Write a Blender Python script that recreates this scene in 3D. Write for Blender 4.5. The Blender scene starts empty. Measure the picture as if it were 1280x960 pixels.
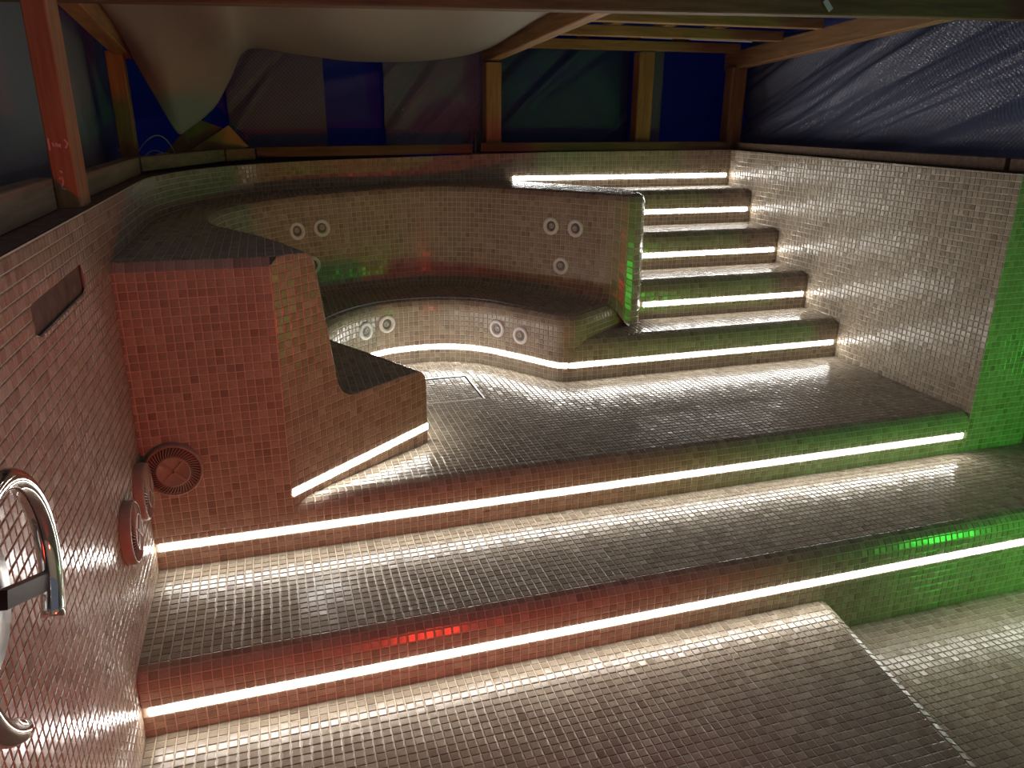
import bpy, bmesh, math, random
import numpy as np
from mathutils import Vector, Matrix

random.seed(7)
rng = np.random.default_rng(7)
SC = bpy.context.scene
COL = SC.collection
S = 0.026                      # metres per mosaic tile (the whole scene is laid out in tiles)

# ------------------------------------------------------------------ camera
CAM_F = 957.14                 # focal length in pixels of the 1280 px wide frame
CAM_C = np.array([16.781, -89.863, 45.583])
_a, _b, _r = (math.radians(v) for v in (19.184, 17.434, 0.429))
FWD = np.array([math.sin(_b) * math.cos(_a), math.cos(_b) * math.cos(_a), -math.sin(_a)])
_ri = np.array([math.cos(_b), -math.sin(_b), 0.0])
_up = np.cross(_ri, FWD)
RIGHT = _ri * math.cos(_r) + _up * math.sin(_r)
UP = -_ri * math.sin(_r) + _up * math.cos(_r)
cam_data = bpy.data.cameras.new('camera')
cam_data.sensor_fit = 'HORIZONTAL'
cam_data.sensor_width = 36.0
cam_data.lens = CAM_F / 1280 * 36.0
cam_data.clip_start = 0.02
cam_data.clip_end = 200
cam = bpy.data.objects.new('camera', cam_data)
COL.objects.link(cam)
m = Matrix.Identity(4)
for i in range(3):
    m[i][0], m[i][1], m[i][2], m[i][3] = RIGHT[i], UP[i], -FWD[i], CAM_C[i] * S
cam.matrix_world = m
SC.camera = cam

# ------------------------------------------------------------------ world and exposure
world = bpy.data.worlds.new('world')
SC.world = world
world.use_nodes = True
bgn = world.node_tree.nodes['Background']
bgn.inputs['Color'].default_value = (0.62, 0.66, 0.8, 1)
bgn.inputs['Strength'].default_value = 0.12
SC.view_settings.view_transform = 'Standard'
SC.view_settings.look = 'None'
SC.view_settings.gamma = 1.0
SC.view_settings.use_curve_mapping = False
SC.view_settings.exposure = 0.3
SC.cycles.use_denoising = True
LED_STRENGTH = 21.0
RED_W, GREEN_W = 50.0, 25.0

# ------------------------------------------------------------------ dimensions, in tiles
W, D = 124.5, 78.4             # right wall, back wall
XR = 137.3                     # pool's outer right wall
Z1, Z2, Z3 = -6.94, -14.24, -19.54
T = 20.0                       # depth of the long step
H = 7.58                       # riser of the stairs
DK = [33.5, 44.6, 56.3, 68.2]  # faces of the four stair risers
YN = -112.0                    # near end of what is built
def clamp(v, a=0.0, b=1.0): return a if v < a else b if v > b else v
def z_seat(x, y): return 11.2 + 1.3 * clamp((y - 5) / 45)
def z_shelf(x, y): return 30.5 + 1.8 * clamp(x / 50) * clamp(y / 35)

def project(P):
    d = np.asarray(P, float) - CAM_C
    z = d @ FWD
    return 640 + CAM_F * (d @ RIGHT) / z, 480 - CAM_F * (d @ UP) / z, z

# ------------------------------------------------------------------ materials
def new_mat(name):
    mt = bpy.data.materials.new(name)
    mt.use_nodes = True
    return mt, mt.node_tree.nodes, mt.node_tree.links, mt.node_tree.nodes['Principled BSDF']

def simple(name, col, rough=0.5, metal=0.0, noise=0.0, scale=30.0, bump=0.0, trans=0.0):
    mt, n, l, p = new_mat(name)
    p.inputs['Base Color'].default_value = (*col, 1)
    p.inputs['Roughness'].default_value = rough
    p.inputs['Metallic'].default_value = metal
    if noise or bump:
        tc = n.new('ShaderNodeTexCoord'); nz = n.new('ShaderNodeTexNoise')
        nz.inputs['Scale'].default_value = scale; nz.inputs['Detail'].default_value = 5
        l.new(tc.outputs['Object'], nz.inputs['Vector'])
        if noise:
            cr = n.new('ShaderNodeValToRGB')
            cr.color_ramp.elements[0].position = 0.3; cr.color_ramp.elements[1].position = 0.7
            cr.color_ramp.elements[0].color = (*[c * (1 - noise) for c in col], 1)
            cr.color_ramp.elements[1].color = (*[min(1, c * (1 + noise)) for c in col], 1)
            l.new(nz.outputs['Fac'], cr.inputs['Fac']); l.new(cr.outputs['Color'], p.inputs['Base Color'])
        if bump:
            b = n.new('ShaderNodeBump'); b.inputs['Strength'].default_value = bump; b.inputs['Distance'].default_value = 0.004
            l.new(nz.outputs['Fac'], b.inputs['Height']); l.new(b.outputs['Normal'], p.inputs['Normal'])
    return mt

def tile_material():
    mt, n, l, p = new_mat('glazed_mosaic')
    at = n.new('ShaderNodeAttribute'); at.attribute_name = 'tone'
    cr = n.new('ShaderNodeValToRGB'); e = cr.color_ramp.elements
    e[0].position = 0.0; e[0].color = (0.12, 0.082, 0.055, 1)
    e[1].position = 1.0; e[1].color = (0.50, 0.435, 0.33, 1)
    for pos, c in ((0.3, (0.265, 0.205, 0.148, 1)), (0.6, (0.37, 0.305, 0.225, 1))):
        x = cr.color_ramp.elements.new(pos); x.color = c
    l.new(at.outputs['Fac'], cr.inputs['Fac'])
    tc = n.new('ShaderNodeTexCoord'); nz = n.new('ShaderNodeTexNoise')
    nz.inputs['Scale'].default_value = 160; nz.inputs['Detail'].default_value = 4
    l.new(tc.outputs['Object'], nz.inputs['Vector'])
    mx = n.new('ShaderNodeMix'); mx.data_type = 'RGBA'; mx.blend_type = 'OVERLAY'
    mx.inputs['Factor'].default_value = 0.3
    l.new(cr.outputs['Color'], mx.inputs['A']); l.new(nz.outputs['Fac'], mx.inputs['B'])
    l.new(mx.outputs['Result'], p.inputs['Base Color'])
    nb = n.new('ShaderNodeTexNoise'); nb.inputs['Scale'].default_value = 55; nb.inputs['Detail'].default_value = 2
    l.new(tc.outputs['Object'], nb.inputs['Vector'])
    b = n.new('ShaderNodeBump'); b.inputs['Strength'].default_value = 0.25; b.inputs['Distance'].default_value = 0.002
    l.new(nb.outputs['Fac'], b.inputs['Height']); l.new(b.outputs['Normal'], p.inputs['Normal'])
    p.inputs['Roughness'].default_value = 0.22
    p.inputs['IOR'].default_value = 1.5
    return mt

def wood_material(name, c0, c1, axis=0):
    mt, n, l, p = new_mat(name)
    tc = n.new('ShaderNodeTexCoord'); mp = n.new('ShaderNodeMapping')
    sc = [14, 14, 14]; sc[axis] = 1.2
    mp.inputs['Scale'].default_value = sc
    nz = n.new('ShaderNodeTexNoise'); nz.inputs['Scale'].default_value = 3.5; nz.inputs['Detail'].default_value = 8
    nz.inputs['Distortion'].default_value = 0.6
    l.new(tc.outputs['Object'], mp.inputs['Vector']); l.new(mp.outputs['Vector'], nz.inputs['Vector'])
    cr = n.new('ShaderNodeValToRGB')
    cr.color_ramp.elements[0].position = 0.32; cr.color_ramp.elements[1].position = 0.68
    cr.color_ramp.elements[0].color = (*c0, 1); cr.color_ramp.elements[1].color = (*c1, 1)
    l.new(nz.outputs['Fac'], cr.inputs['Fac']); l.new(cr.outputs['Color'], p.inputs['Base Color'])
    b = n.new('ShaderNodeBump'); b.inputs['Strength'].default_value = 0.3; b.inputs['Distance'].default_value = 0.002
    l.new(nz.outputs['Fac'], b.inputs['Height']); l.new(b.outputs['Normal'], p.inputs['Normal'])
    p.inputs['Roughness'].default_value = 0.7
    return mt

def sheet_material(name, col, rough, translucent, cell=70.0, bump=0.5):
    """woven-reinforced plastic film: a fine square net stands proud of it"""
    mt, n, l, p = new_mat(name)
    p.inputs['Base Color'].default_value = (*col, 1)
    p.inputs['Roughness'].default_value = rough
    uv = n.new('ShaderNodeUVMap'); sep = n.new('ShaderNodeSeparateXYZ')
    l.new(uv.outputs['UV'], sep.inputs['Vector'])
    prev = None
    for ax in ('X', 'Y'):
        ml = n.new('ShaderNodeMath'); ml.operation = 'MULTIPLY'; ml.inputs[1].default_value = cell * 6.283
        sn = n.new('ShaderNodeMath'); sn.operation = 'SINE'
        pw = n.new('ShaderNodeMath'); pw.operation = 'MULTIPLY'
        l.new(sep.outputs[ax], ml.inputs[0]); l.new(ml.outputs[0], sn.inputs[0])
        if prev is None: prev = sn
        else:
            l.new(prev.outputs[0], pw.inputs[0]); l.new(sn.outputs[0], pw.inputs[1]); prev = pw
    b = n.new('ShaderNodeBump'); b.inputs['Strength'].default_value = bump; b.inputs['Distance'].default_value = 0.002
    l.new(prev.outputs[0], b.inputs['Height']); l.new(b.outputs['Normal'], p.inputs['Normal'])
    if translucent:
        tr = n.new('ShaderNodeBsdfTranslucent'); tr.inputs['Color'].default_value = (*col, 1)
        tp = n.new('ShaderNodeBsdfTransparent')
        m1 = n.new('ShaderNodeMixShader'); m1.inputs['Fac'].default_value = translucent[0]
        m2 = n.new('ShaderNodeMixShader'); m2.inputs['Fac'].default_value = translucent[1]
        l.new(p.outputs[0], m1.inputs[1]); l.new(tr.outputs[0], m1.inputs[2])
        l.new(m1.outputs[0], m2.inputs[1]); l.new(tp.outputs[0], m2.inputs[2])
        l.new(m2.outputs[0], n['Material Output'].inputs['Surface'])
    return mt

def emit_material(name, col, strength):
    mt, n, l, p = new_mat(name)
    p.inputs['Base Color'].default_value = (*col, 1)
    p.inputs['Emission Color'].default_value = (*col, 1)
    p.inputs['Emission Strength'].default_value = strength
    return mt

M = {}
M['tile'] = tile_material()
M['grout'] = simple('cream_grout', (0.64, 0.54, 0.41), 0.6, noise=0.1, scale=60)
M['led'] = emit_material('led_diffuser', (1.0, 0.97, 0.92), LED_STRENGTH)
M['alu'] = simple('aluminium', (0.7, 0.7, 0.7), 0.35, 1.0, noise=0.05)
M['chrome'] = simple('chrome', (0.8, 0.8, 0.8), 0.05, 1.0, noise=0.03)
M['jet'] = simple('white_plastic', (0.78, 0.75, 0.7), 0.35, noise=0.05, scale=90)
M['jet_dark'] = simple('grey_nozzle', (0.16, 0.14, 0.12), 0.25, noise=0.15, scale=60)
M['jet_eye'] = simple('pale_nozzle', (0.45, 0.42, 0.38), 0.2, noise=0.1, scale=80)
M['grille'] = simple('beige_plastic', (0.38, 0.28, 0.21), 0.4, noise=0.08, scale=60)
M['grille_dark'] = simple('brown_plastic', (0.13, 0.085, 0.065), 0.45, noise=0.1, scale=50)
M['black'] = simple('black_rubber', (0.02, 0.018, 0.018), 0.3, noise=0.3, scale=40)
M['steel'] = simple('brushed_steel', (0.62, 0.62, 0.62), 0.28, 1.0, noise=0.06, scale=120)
M['niche'] = simple('grey_niche_plastic', (0.28, 0.22, 0.21), 0.55, noise=0.05)
M['wood_x'] = wood_material('pine_x', (0.30, 0.15, 0.06), (0.47, 0.27, 0.12), 0)
M['wood_y'] = wood_material('pine_y', (0.30, 0.15, 0.06), (0.47, 0.27, 0.12), 1)
M['wood_z'] = wood_material('pine_z', (0.30, 0.14, 0.06), (0.45, 0.24, 0.11), 2)
M['wood_dark'] = wood_material('stained_shaded_board', (0.10, 0.055, 0.028), (0.2, 0.115, 0.06), 0)  # dark brown of the rim boards; on the main beam it is painted shade
M['board'] = wood_material('weathered_board', (0.17, 0.11, 0.065), (0.27, 0.19, 0.12), 1)
M['ledge'] = simple('raw_ledge', (0.13, 0.075, 0.05), 0.9, noise=0.35, scale=25, bump=0.6)
M['film_grey'] = sheet_material('grey_film', (0.24, 0.27, 0.40), 0.13, (0.3, 0.08), 60, 0.6)
M['film_left'] = sheet_material('dull_film', (0.40, 0.43, 0.50), 0.4, (0.3, 0.05), 60, 0.3)
M['film_blue'] = sheet_material('blue_tinted_film', (0.05, 0.075, 0.24), 0.14, (0.2, 0.15), 60, 0.6)
M['tarp_blue'] = sheet_material('blue_tarp', (0.03, 0.09, 0.48), 0.4, (0.5, 0.0), 60, 0.3)
M['film_white'] = sheet_material('white_membrane', (0.6, 0.54, 0.47), 0.5, (0.35, 0.1), 55, 0.6)
M['card'] = simple('cardboard', (0.42, 0.26, 0.12), 0.8, noise=0.15, scale=12)
M['wire'] = simple('white_wire', (0.6, 0.6, 0.62), 0.4, noise=0.04)
M['chalk'] = simple('chalk', (0.8, 0.5, 0.42), 0.9, noise=0.05)

# ------------------------------------------------------------------ object helpers
def link(name, me, mat, parent=None):
    o = bpy.data.objects.new(name, me)
    COL.objects.link(o)
    if mat is not None and not me.materials: me.materials.append(mat)
    if parent is not None: o.parent = parent
    return o

def mesh(name, verts, faces, mat, parent=None, smooth=False, scale=S):
    me = bpy.data.meshes.new(name)
    me.from_pydata([tuple(float(c) * scale for c in v) for v in verts], [], faces)
    if smooth:
        me.polygons.foreach_set('use_smooth', [True] * len(me.polygons))
    me.update()
    return link(name, me, mat, parent)

def empty(name, loc=(0, 0, 0)):
    o = bpy.data.objects.new(name, None)
    o.empty_display_size = 0.05
    COL.objects.link(o)
    o.location = [c * S for c in loc]
    bpy.context.view_layer.update()
    return o

def adopt(child, parent):
    child.parent = parent
    child.matrix_parent_inverse = Matrix.Translation(parent.location).inverted()

def tag(o, label=None, cat=None, group=None, kind=None):
    if label: o['label'] = label
    if cat: o['category'] = cat
    if group: o['group'] = group
    if kind: o['kind'] = kind
    return o

def box_vf(x0, x1, y0, y1, z0, z1):
    v = [(x0, y0, z0), (x1, y0, z0), (x1, y1, z0), (x0, y1, z0), (x0, y0, z1), (x1, y0, z1), (x1, y1, z1), (x0, y1, z1)]
    f = [(0, 3, 2, 1), (4, 5, 6, 7), (0, 1, 5, 4), (1, 2, 6, 5), (2, 3, 7, 6), (3, 0, 4, 7)]
    return v, f

def box(name, b, mat, parent=None):
    v, f = box_vf(*b)
    return mesh(name, v, f, mat, parent)

def beam_vf(p0, p1, w, h, side=None):
    """rectangular timber from p0 to p1 (centre lines), w across, h upright"""
    p0 = np.array(p0, float); p1 = np.array(p1, float); d = p1 - p0; d /= np.linalg.norm(d)
    up = np.array([0, 0, 1.0]) if side is None else np.array(side, float)
    s = np.cross(d, up); s /= np.linalg.norm(s); u = np.cross(s, d)
    v = []
    c = min(w, h) * 0.06
    ring = [(-w / 2 + c, -h / 2), (w / 2 - c, -h / 2), (w / 2, -h / 2 + c), (w / 2, h / 2 - c), (w / 2 - c, h / 2), (-w / 2 + c, h / 2), (-w / 2, h / 2 - c), (-w / 2, -h / 2 + c)]
    for p in (p0, p1):
        for a, b in ring: v.append(p + s * a + u * b)
    f = [tuple(range(7, -1, -1)), tuple(range(8, 16))]
    for k in range(8):
        f.append((k, (k + 1) % 8, 8 + (k + 1) % 8, 8 + k))
    return v, f

def tube_vf(pts, r, seg=12, cap=True):
    pts = [np.array(p, float) for p in pts]
    v, f = [], []
    t = pts[1] - pts[0]; t /= np.linalg.norm(t)
    a = np.array([0, 0, 1.0]) if abs(t[2]) < 0.9 else np.array([1.0, 0, 0])
    s = np.cross(t, a); s /= np.linalg.norm(s)
    for i, p in enumerate(pts):
        q0 = pts[max(0, i - 1)]; q1 = pts[min(len(pts) - 1, i + 1)]
        t = q1 - q0; t /= np.linalg.norm(t)
        s = s - t * (s @ t); s /= np.linalg.norm(s); u = np.cross(t, s)
        for k in range(seg):
            an = 2 * math.pi * k / seg
            v.append(p + (s * math.cos(an) + u * math.sin(an)) * r)
    for i in range(len(pts) - 1):
        for k in range(seg):
            k2 = (k + 1) % seg
            f.append((i * seg + k, i * seg + k2, (i + 1) * seg + k2, (i + 1) * seg + k))
    if cap:
        f.append(tuple(range(seg - 1, -1, -1))); f.append(tuple((len(pts) - 1) * seg + k for k in range(seg)))
    return v, f

def lathe_vf(profile, c, n, seg=32):
    """profile of (radius, height along n)"""
    c = np.array(c, float); n = np.array(n, float); n /= np.linalg.norm(n)
    a = np.array([0, 0, 1.0]) if abs(n[2]) < 0.9 else np.array([1.0, 0, 0])
    s = np.cross(a, n); s /= np.linalg.norm(s); u = np.cross(n, s)
    v, f = [], []
    for r, h in profile:
        for k in range(seg):
            an = 2 * math.pi * k / seg
            v.append(c + n * h + (s * math.cos(an) + u * math.sin(an)) * r)
    for i in range(len(profile) - 1):
        for k in range(seg):
            k2 = (k + 1) % seg
            f.append((i * seg + k, i * seg + k2, (i + 1) * seg + k2, (i + 1) * seg + k))
    if profile[-1][0] > 1e-6: f.append(tuple((len(profile) - 1) * seg + k for k in range(seg)))
    return v, f

def catmull(pts, per=8):
    P = [np.array(p, float) for p in pts]
    out = []
    for i in range(len(P) - 1):
        p0 = P[i - 1] if i else 2 * P[0] - P[1]
        p3 = P[i + 2] if i + 2 < len(P) else 2 * P[-1] - P[-2]
        for k in range(per):
            t = k / per
            out.append(0.5 * ((2 * P[i]) + (-p0 + P[i + 1]) * t + (2 * p0 - 5 * P[i] + 4 * P[i + 1] - p3) * t * t + (-p0 + 3 * P[i] - 3 * P[i + 1] + p3) * t ** 3))
    out.append(P[-1])
    return np.array(out)

class Curve:
    """a plan curve; at(d) gives the point at arc length d"""
    def __init__(self, pts):
        self.p = np.asarray(pts, float)
        self.d = np.concatenate([[0], np.cumsum(np.linalg.norm(np.diff(self.p, axis=0), axis=1))])
        self.len = self.d[-1]
    def at(self, d):
        return np.array([np.interp(d, self.d, self.p[:, k]) for k in range(self.p.shape[1])])
    def tangent(self, d):
        t = self.at(min(d + 0.4, self.len)) - self.at(max(d - 0.4, 0))
        return t / np.linalg.norm(t)

# ------------------------------------------------------------------ mosaic
GAP, RAISE, INSET = 0.055, 0.085, 0.055

class Mosaic:
    """grout surface plus raised tiles of one piece of masonry"""
    def __init__(self):
        self.gv, self.gf, self.tiles, self.part = [], [], [], None
    def cell(self, corners, tile=True, gap_uv=None):
        """corners: full cell polygon counter-clockwise seen from outside"""
        b = len(self.gv)
        self.gv.extend(corners); self.gf.append(tuple(range(b, b + len(corners))))
    def add_tile(self, corners):
        self.tiles.append(np.asarray(corners, float))
    def plane(self, o, u, v, us, vs, zf=None, sdf=None, grout=True, skip=None):
        """grid of tiles on a plane: point = o + u*a + v*b (+ zf offset), sdf(a,b arrays) > 0 is kept"""
        o = np.array(o, float); u = np.array(u, float); v = np.array(v, float)
        us = np.asarray(us, float); vs = np.asarray(vs, float)
        def P(a, b):
            p = o + u * a + v * b
            return zf(p) if zf else p
        def field(off):
            res = {}
            for ka, da in ((0, off), (1, -off)):
                for kb, db in ((0, off), (1, -off)):
                    A = (us[:-1] if ka == 0 else us[1:]) + da
                    B = (vs[:-1] if kb == 0 else vs[1:]) + db
                    res[ka, kb] = sdf(*np.meshgrid(A, B, indexing='ij')) if sdf else None
            return res
        f0, f1 = field(0.0), field(GAP)
        for i in range(len(us) - 1):
            for j in range(len(vs) - 1):
                if skip and skip((us[i] + us[i + 1]) / 2, (vs[j] + vs[j + 1]) / 2): continue
                for which, off, fl in ((0, 0.0, f0), (1, GAP, f1)):
                    if which == 0 and not grout: continue
                    q = [(us[i] + off, vs[j] + off), (us[i + 1] - off, vs[j] + off), (us[i + 1] - off, vs[j + 1] - off), (us[i] + off, vs[j + 1] - off)]
                    if sdf:
                        dd = [fl[0, 0][i, j], fl[1, 0][i, j], fl[1, 1][i, j], fl[0, 1][i, j]]
                        if which == 1: dd = [x - GAP for x in dd]
                        if max(dd) <= 0: continue
                        if min(dd) < 0:
                            r = []
                            for k in range(4):
                                k2 = (k + 1) % 4
                                if dd[k] > 0: r.append(q[k])
                                if (dd[k] > 0) != (dd[k2] > 0):
                                    t = dd[k] / (dd[k] - dd[k2])
                                    r.append((q[k][0] + (q[k2][0] - q[k][0]) * t, q[k][1] + (q[k2][1] - q[k][1]) * t))
                            q = r
                            ar = 0.5 * abs(sum(q[k][0] * q[(k + 1) % len(q)][1] - q[(k + 1) % len(q)][0] * q[k][1] for k in range(len(q))))
                            if ar < 0.04: 
                                if which == 1: continue
                    c = [P(a, b) for a, b in q]
                    if which == 0: self.cell(c)
                    else: self.add_tile(c)
    def patch(self, fn, us, vs, flip=False, skip_rows=(), keep=None):
        """curved grid: fn(a, b) -> point; us, vs in tile units"""
        for i in range(len(us) - 1):
            for j in range(len(vs) - 1):
                a0, a1, b0, b1 = us[i], us[i + 1], vs[j], vs[j + 1]
                if keep and not keep((a0 + a1) / 2, (b0 + b1) / 2): continue
                for off in (0.0, GAP):
                    q = [fn(a0 + off, b0 + off), fn(a1 - off, b0 + off), fn(a1 - off, b1 - off), fn(a0 + off, b1 - off)]
                    if flip: q.reverse()
                    if off == 0: self.cell(q)
                    elif j not in skip_rows: self.add_tile(q)

UNIT = {}
def unit_tile(k):
    """shared mesh of a whole square tile, one of twelve tones"""
    if k not in UNIT:
        h = 0.5 - GAP
        tv, tf = tile_vf(np.array([(-h, -h, 0), (h, -h, 0), (h, h, 0), (-h, h, 0)]), rng.normal(0, 0.014, 2))
        me = bpy.data.meshes.new('tile')
        me.from_pydata([tuple(np.array(p) * S) for p in tv], [], tf)
        at = me.attributes.new('tone', 'FLOAT', 'FACE')
        at.data.foreach_set('value', [TONES[k]] * len(tf))
        me.materials.append(M['tile'])
        UNIT[k] = me
    return UNIT[k]
TONES = [0.28, 0.37, 0.42, 0.46, 0.5, 0.53, 0.56, 0.59, 0.63, 0.67, 0.72, 0.8]
TONE_W = np.array([0.025, 0.06, 0.09, 0.1, 0.11, 0.12, 0.11, 0.1, 0.09, 0.07, 0.06, 0.03])

def tile_vf(c, tilt):
    k = len(c)
    n = np.cross(c[1] - c[0], c[2] - c[0]); n /= np.linalg.norm(n)
    m = c.mean(0)
    e = c[1] - c[0]; e = e / np.linalg.norm(e); g = np.cross(n, e)
    rad = max(np.linalg.norm(c - m, axis=1).max(), 1e-3)
    mid, top = [], []
    for p in c:
        d = p - m; L = np.linalg.norm(d)
        lift = tilt[0] * (d @ e) + tilt[1] * (d @ g)
        s1 = max(0.2, 1 - 0.35 * INSET / max(L, 0.05)); s2 = max(0.2, 1 - 2.0 * INSET / max(L, 0.05))
        mid.append(m + d * s1 + n * (RAISE * 0.62 + lift * 0.7))
        top.append(m + d * s2 + n * (RAISE + lift))
    v = [p - n * 0.03 for p in c] + mid + top
    f = []
    for a in range(k):
        b = (a + 1) % k
        f.append((a, b, k + b, k + a)); f.append((k + a, k + b, 2 * k + b, 2 * k + a))
    f.append(tuple(range(2 * k, 3 * k)))
    return v, f

def lay(thing, mosaics, limit=300, min_px=7.0):
    """build the tiles of all mosaics of one thing: the largest in the picture singly, the rest as one part"""
    al = []
    for ms in mosaics:
        for c in ms.tiles:
            m = c.mean(0); x, y, z = project(m)
            size = 0.0
            if z > 3 and -10 < x < 1290 and -10 < y < 970:
                n = np.cross(c[1] - c[0], c[2] - c[0]); L = np.linalg.norm(n)
                to = CAM_C - m
                cosv = (n / L) @ (to / np.linalg.norm(to))
                if cosv > 0.02: size = CAM_F / z * math.sqrt(cosv) * min(1.0, math.sqrt(L))
            al.append((size, c, ms.part))
    order = sorted(range(len(al)), key=lambda i: -al[i][0])
    single = [i for i in order[:limit] if al[i][0] >= min_px]
    sset = set(single)
    inv = Matrix.Identity(4)
    if thing.type == 'EMPTY': inv = Matrix.Translation(thing.location).inverted()
    for i in single:
        c = al[i][1]
        tone = int(rng.choice(12, p=TONE_W / TONE_W.sum()))
        m = c.mean(0)
        ok = len(c) == 4
        if ok:
            e = c[1] - c[0]; g = c[3] - c[0]
            le, lg = np.linalg.norm(e), np.linalg.norm(g)
            n = np.cross(e, g); n /= np.linalg.norm(n)
            h = 1 - 2 * GAP
            ok = abs(le - h) < 0.02 and abs(lg - h) < 0.02 and abs(e @ g) < 0.02 and abs((c[2] - c[0]) @ n) < 0.02
        if ok:
            o = bpy.data.objects.new('tile', unit_tile(tone))
            e = e / le; g = np.cross(n, e)
            mw = Matrix.Identity(4)
            for r in range(3):
                mw[r][0], mw[r][1], mw[r][2], mw[r][3] = e[r], g[r], n[r], m[r] * S
            COL.objects.link(o)
        else:
            v, f = tile_vf(c - m, rng.normal(0, 0.014, 2))
            me = bpy.data.meshes.new('tile')
            me.from_pydata([tuple(p * S) for p in v], [], f)
            at = me.attributes.new('tone', 'FLOAT', 'FACE'); at.data.foreach_set('value', [TONES[tone]] * len(f))
            me.materials.append(M['tile'])
            o = bpy.data.objects.new('tile', me); COL.objects.link(o)
            mw = Matrix.Translation(Vector(m * S))
        pt = al[i][2]
        o.parent = pt or thing
        o.matrix_parent_inverse = Matrix.Identity(4) if pt else inv
        o.matrix_basis = mw
    V, F, tn = [], [], []
    for i in range(len(al)):
        if i in sset: continue
        v, f = tile_vf(al[i][1], rng.normal(0, 0.014, 2))
        b = len(V)
        V.extend(v); F.extend([tuple(b + k for k in q) for q in f])
        t = TONES[int(rng.choice(12, p=TONE_W / TONE_W.sum()))]
        tn.extend([t] * len(f))
    if V:
        me = bpy.data.meshes.new('mosaic_field')
        me.from_pydata((np.array(V) * S).tolist(), [], F)
        at = me.attributes.new('tone', 'FLOAT', 'FACE'); at.data.foreach_set('value', tn)
        o = link('mosaic_field', me, M['tile'], thing)
        o.matrix_parent_inverse = inv
        o['kind'] = 'stuff'

def grout_obj(name, ms, parent=None, extra=None):
    V, F = list(ms.gv), list(ms.gf)
    if extra:
        for v, f in extra:
            b = len(V); V.extend(v); F.extend([tuple(b + k for k in q) for q in f])
    o = mesh(name, V, F, M['grout'], None)
    if parent is not None: adopt(o, parent)
    return o

def breaks(a, b, pitch=1.0):
    n = max(1, round(abs(b - a) / pitch))
    return np.linspace(a, b, n + 1)
def steps(a, b, pitch=1.0):
    """exact pitch from a, last piece cut"""
    n = int(math.floor((b - a) / pitch + 1e-6))
    r = [a + k * pitch for k in range(n + 1)]
    if b - r[-1] > 0.12: r.append(b)
    else: r[-1] = b
    return np.array(r)

def poly_sdf(poly):
    P = np.asarray(poly, float); Q = np.roll(P, -1, axis=0)
    def f(a, b):
        sh = a.shape; x = np.stack([a.ravel(), b.ravel()], 1)
        best = np.full(len(x), 1e9); inside = np.zeros(len(x), bool)
        for p, q in zip(P, Q):
            e = q - p; w = x - p
            t = np.clip((w @ e) / max(e @ e, 1e-9), 0, 1)
            d = np.linalg.norm(w - t[:, None] * e, axis=1)
            best = np.minimum(best, d)
            cond = ((p[1] > x[:, 1]) != (q[1] > x[:, 1]))
            xi = p[0] + (x[:, 1] - p[1]) * (e[0] / (e[1] if abs(e[1]) > 1e-12 else 1e-12))
            inside ^= cond & (x[:, 0] < xi)
        return np.where(inside, best, -best).reshape(sh)
    return f

# ------------------------------------------------------------------ plan curves
F_PTS = [(36.2, 13.4), (30.6, 23.0), (25.9, 30.5), (24.2, 35), (24.6, 39.2), (27, 44), (31.2, 48.5), (36.2, 51.5), (42.5, 52.5), (48.7, 51.5), (54.2, 48.0), (59.5, 41.3), (63.2, 35.9), (65.0, 34.0), (67.2, 33.5)]
F_END = [(69.5, 34.3), (76, 38.8), (84, 44.2)]
CUT0, CUT1 = np.array([16.34, 0.0]), np.array([36.2, 13.4])
CUT_L = float(np.linalg.norm(CUT1 - CUT0)); CUT_E = (CUT1 - CUT0) / CUT_L
def on_cut(s): return tuple(CUT0 + CUT_E * s)
B_PTS = [on_cut(4.6), (15.9, 14), (11.7, 22.6), (8.5, 29.5), (6.8, 37), (7.0, 44.5), (9.2, 52), (13.7, 58.5), (23.5, 66), (42, 70.5), (53, 69), (61.5, 63.5), (72, 52), (77.0, 45.6), (79.2, 43.6), (81.2, 42.9), (82.8, 43.7), (84.1, 46.0), (84.6, 49.0), (84.0, 53.5), (80.4, 61), (68.5, D - 1.5)]
J_PTS = [on_cut(8.6), (18.7, 15.5), (14.7, 24), (11.5, 31), (9.8, 37.5), (9.9, 44), (12, 50.5), (16, 56), (25, 62.8), (42, 67.7), (52, 66.5), (60, 61.5), (70.5, 50.3), (75.5, 44.2), (78.2, 41.8), (81.2, 41.0), (84.0, 42.3), (85.8, 45.2), (86.4, 49.0), (85.8, 54), (82, 62), (69.5, D - 0.1)]
I_END = 14                      # station where the seat stops and the backrest turns along the stairs
WALL_PTS = [(0, 30), (0.15, 35), (0.9, 41.5), (2.5, 48.5), (5, 55.5), (9, 63), (14, 70), (20, 75), (28, 77.8), (36, 78.4), (44, 78.4)]
F_C = Curve(np.vstack([catmull(F_PTS), catmull([F_PTS[-1]] + F_END)[1:]]))
B_S, J_S = catmull(B_PTS), catmull(J_PTS)
WALL_C = Curve(np.vstack([catmull(WALL_PTS), [(W, D)]]))

def rim_z(x, y):
    """top edge of the tiling"""
    if x < 1 and y < 40: return 36.85
    return 36.75 + 1.6 * clamp((x - 18) / 60) + 0.3 * clamp((x - 78) / 46)

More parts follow.
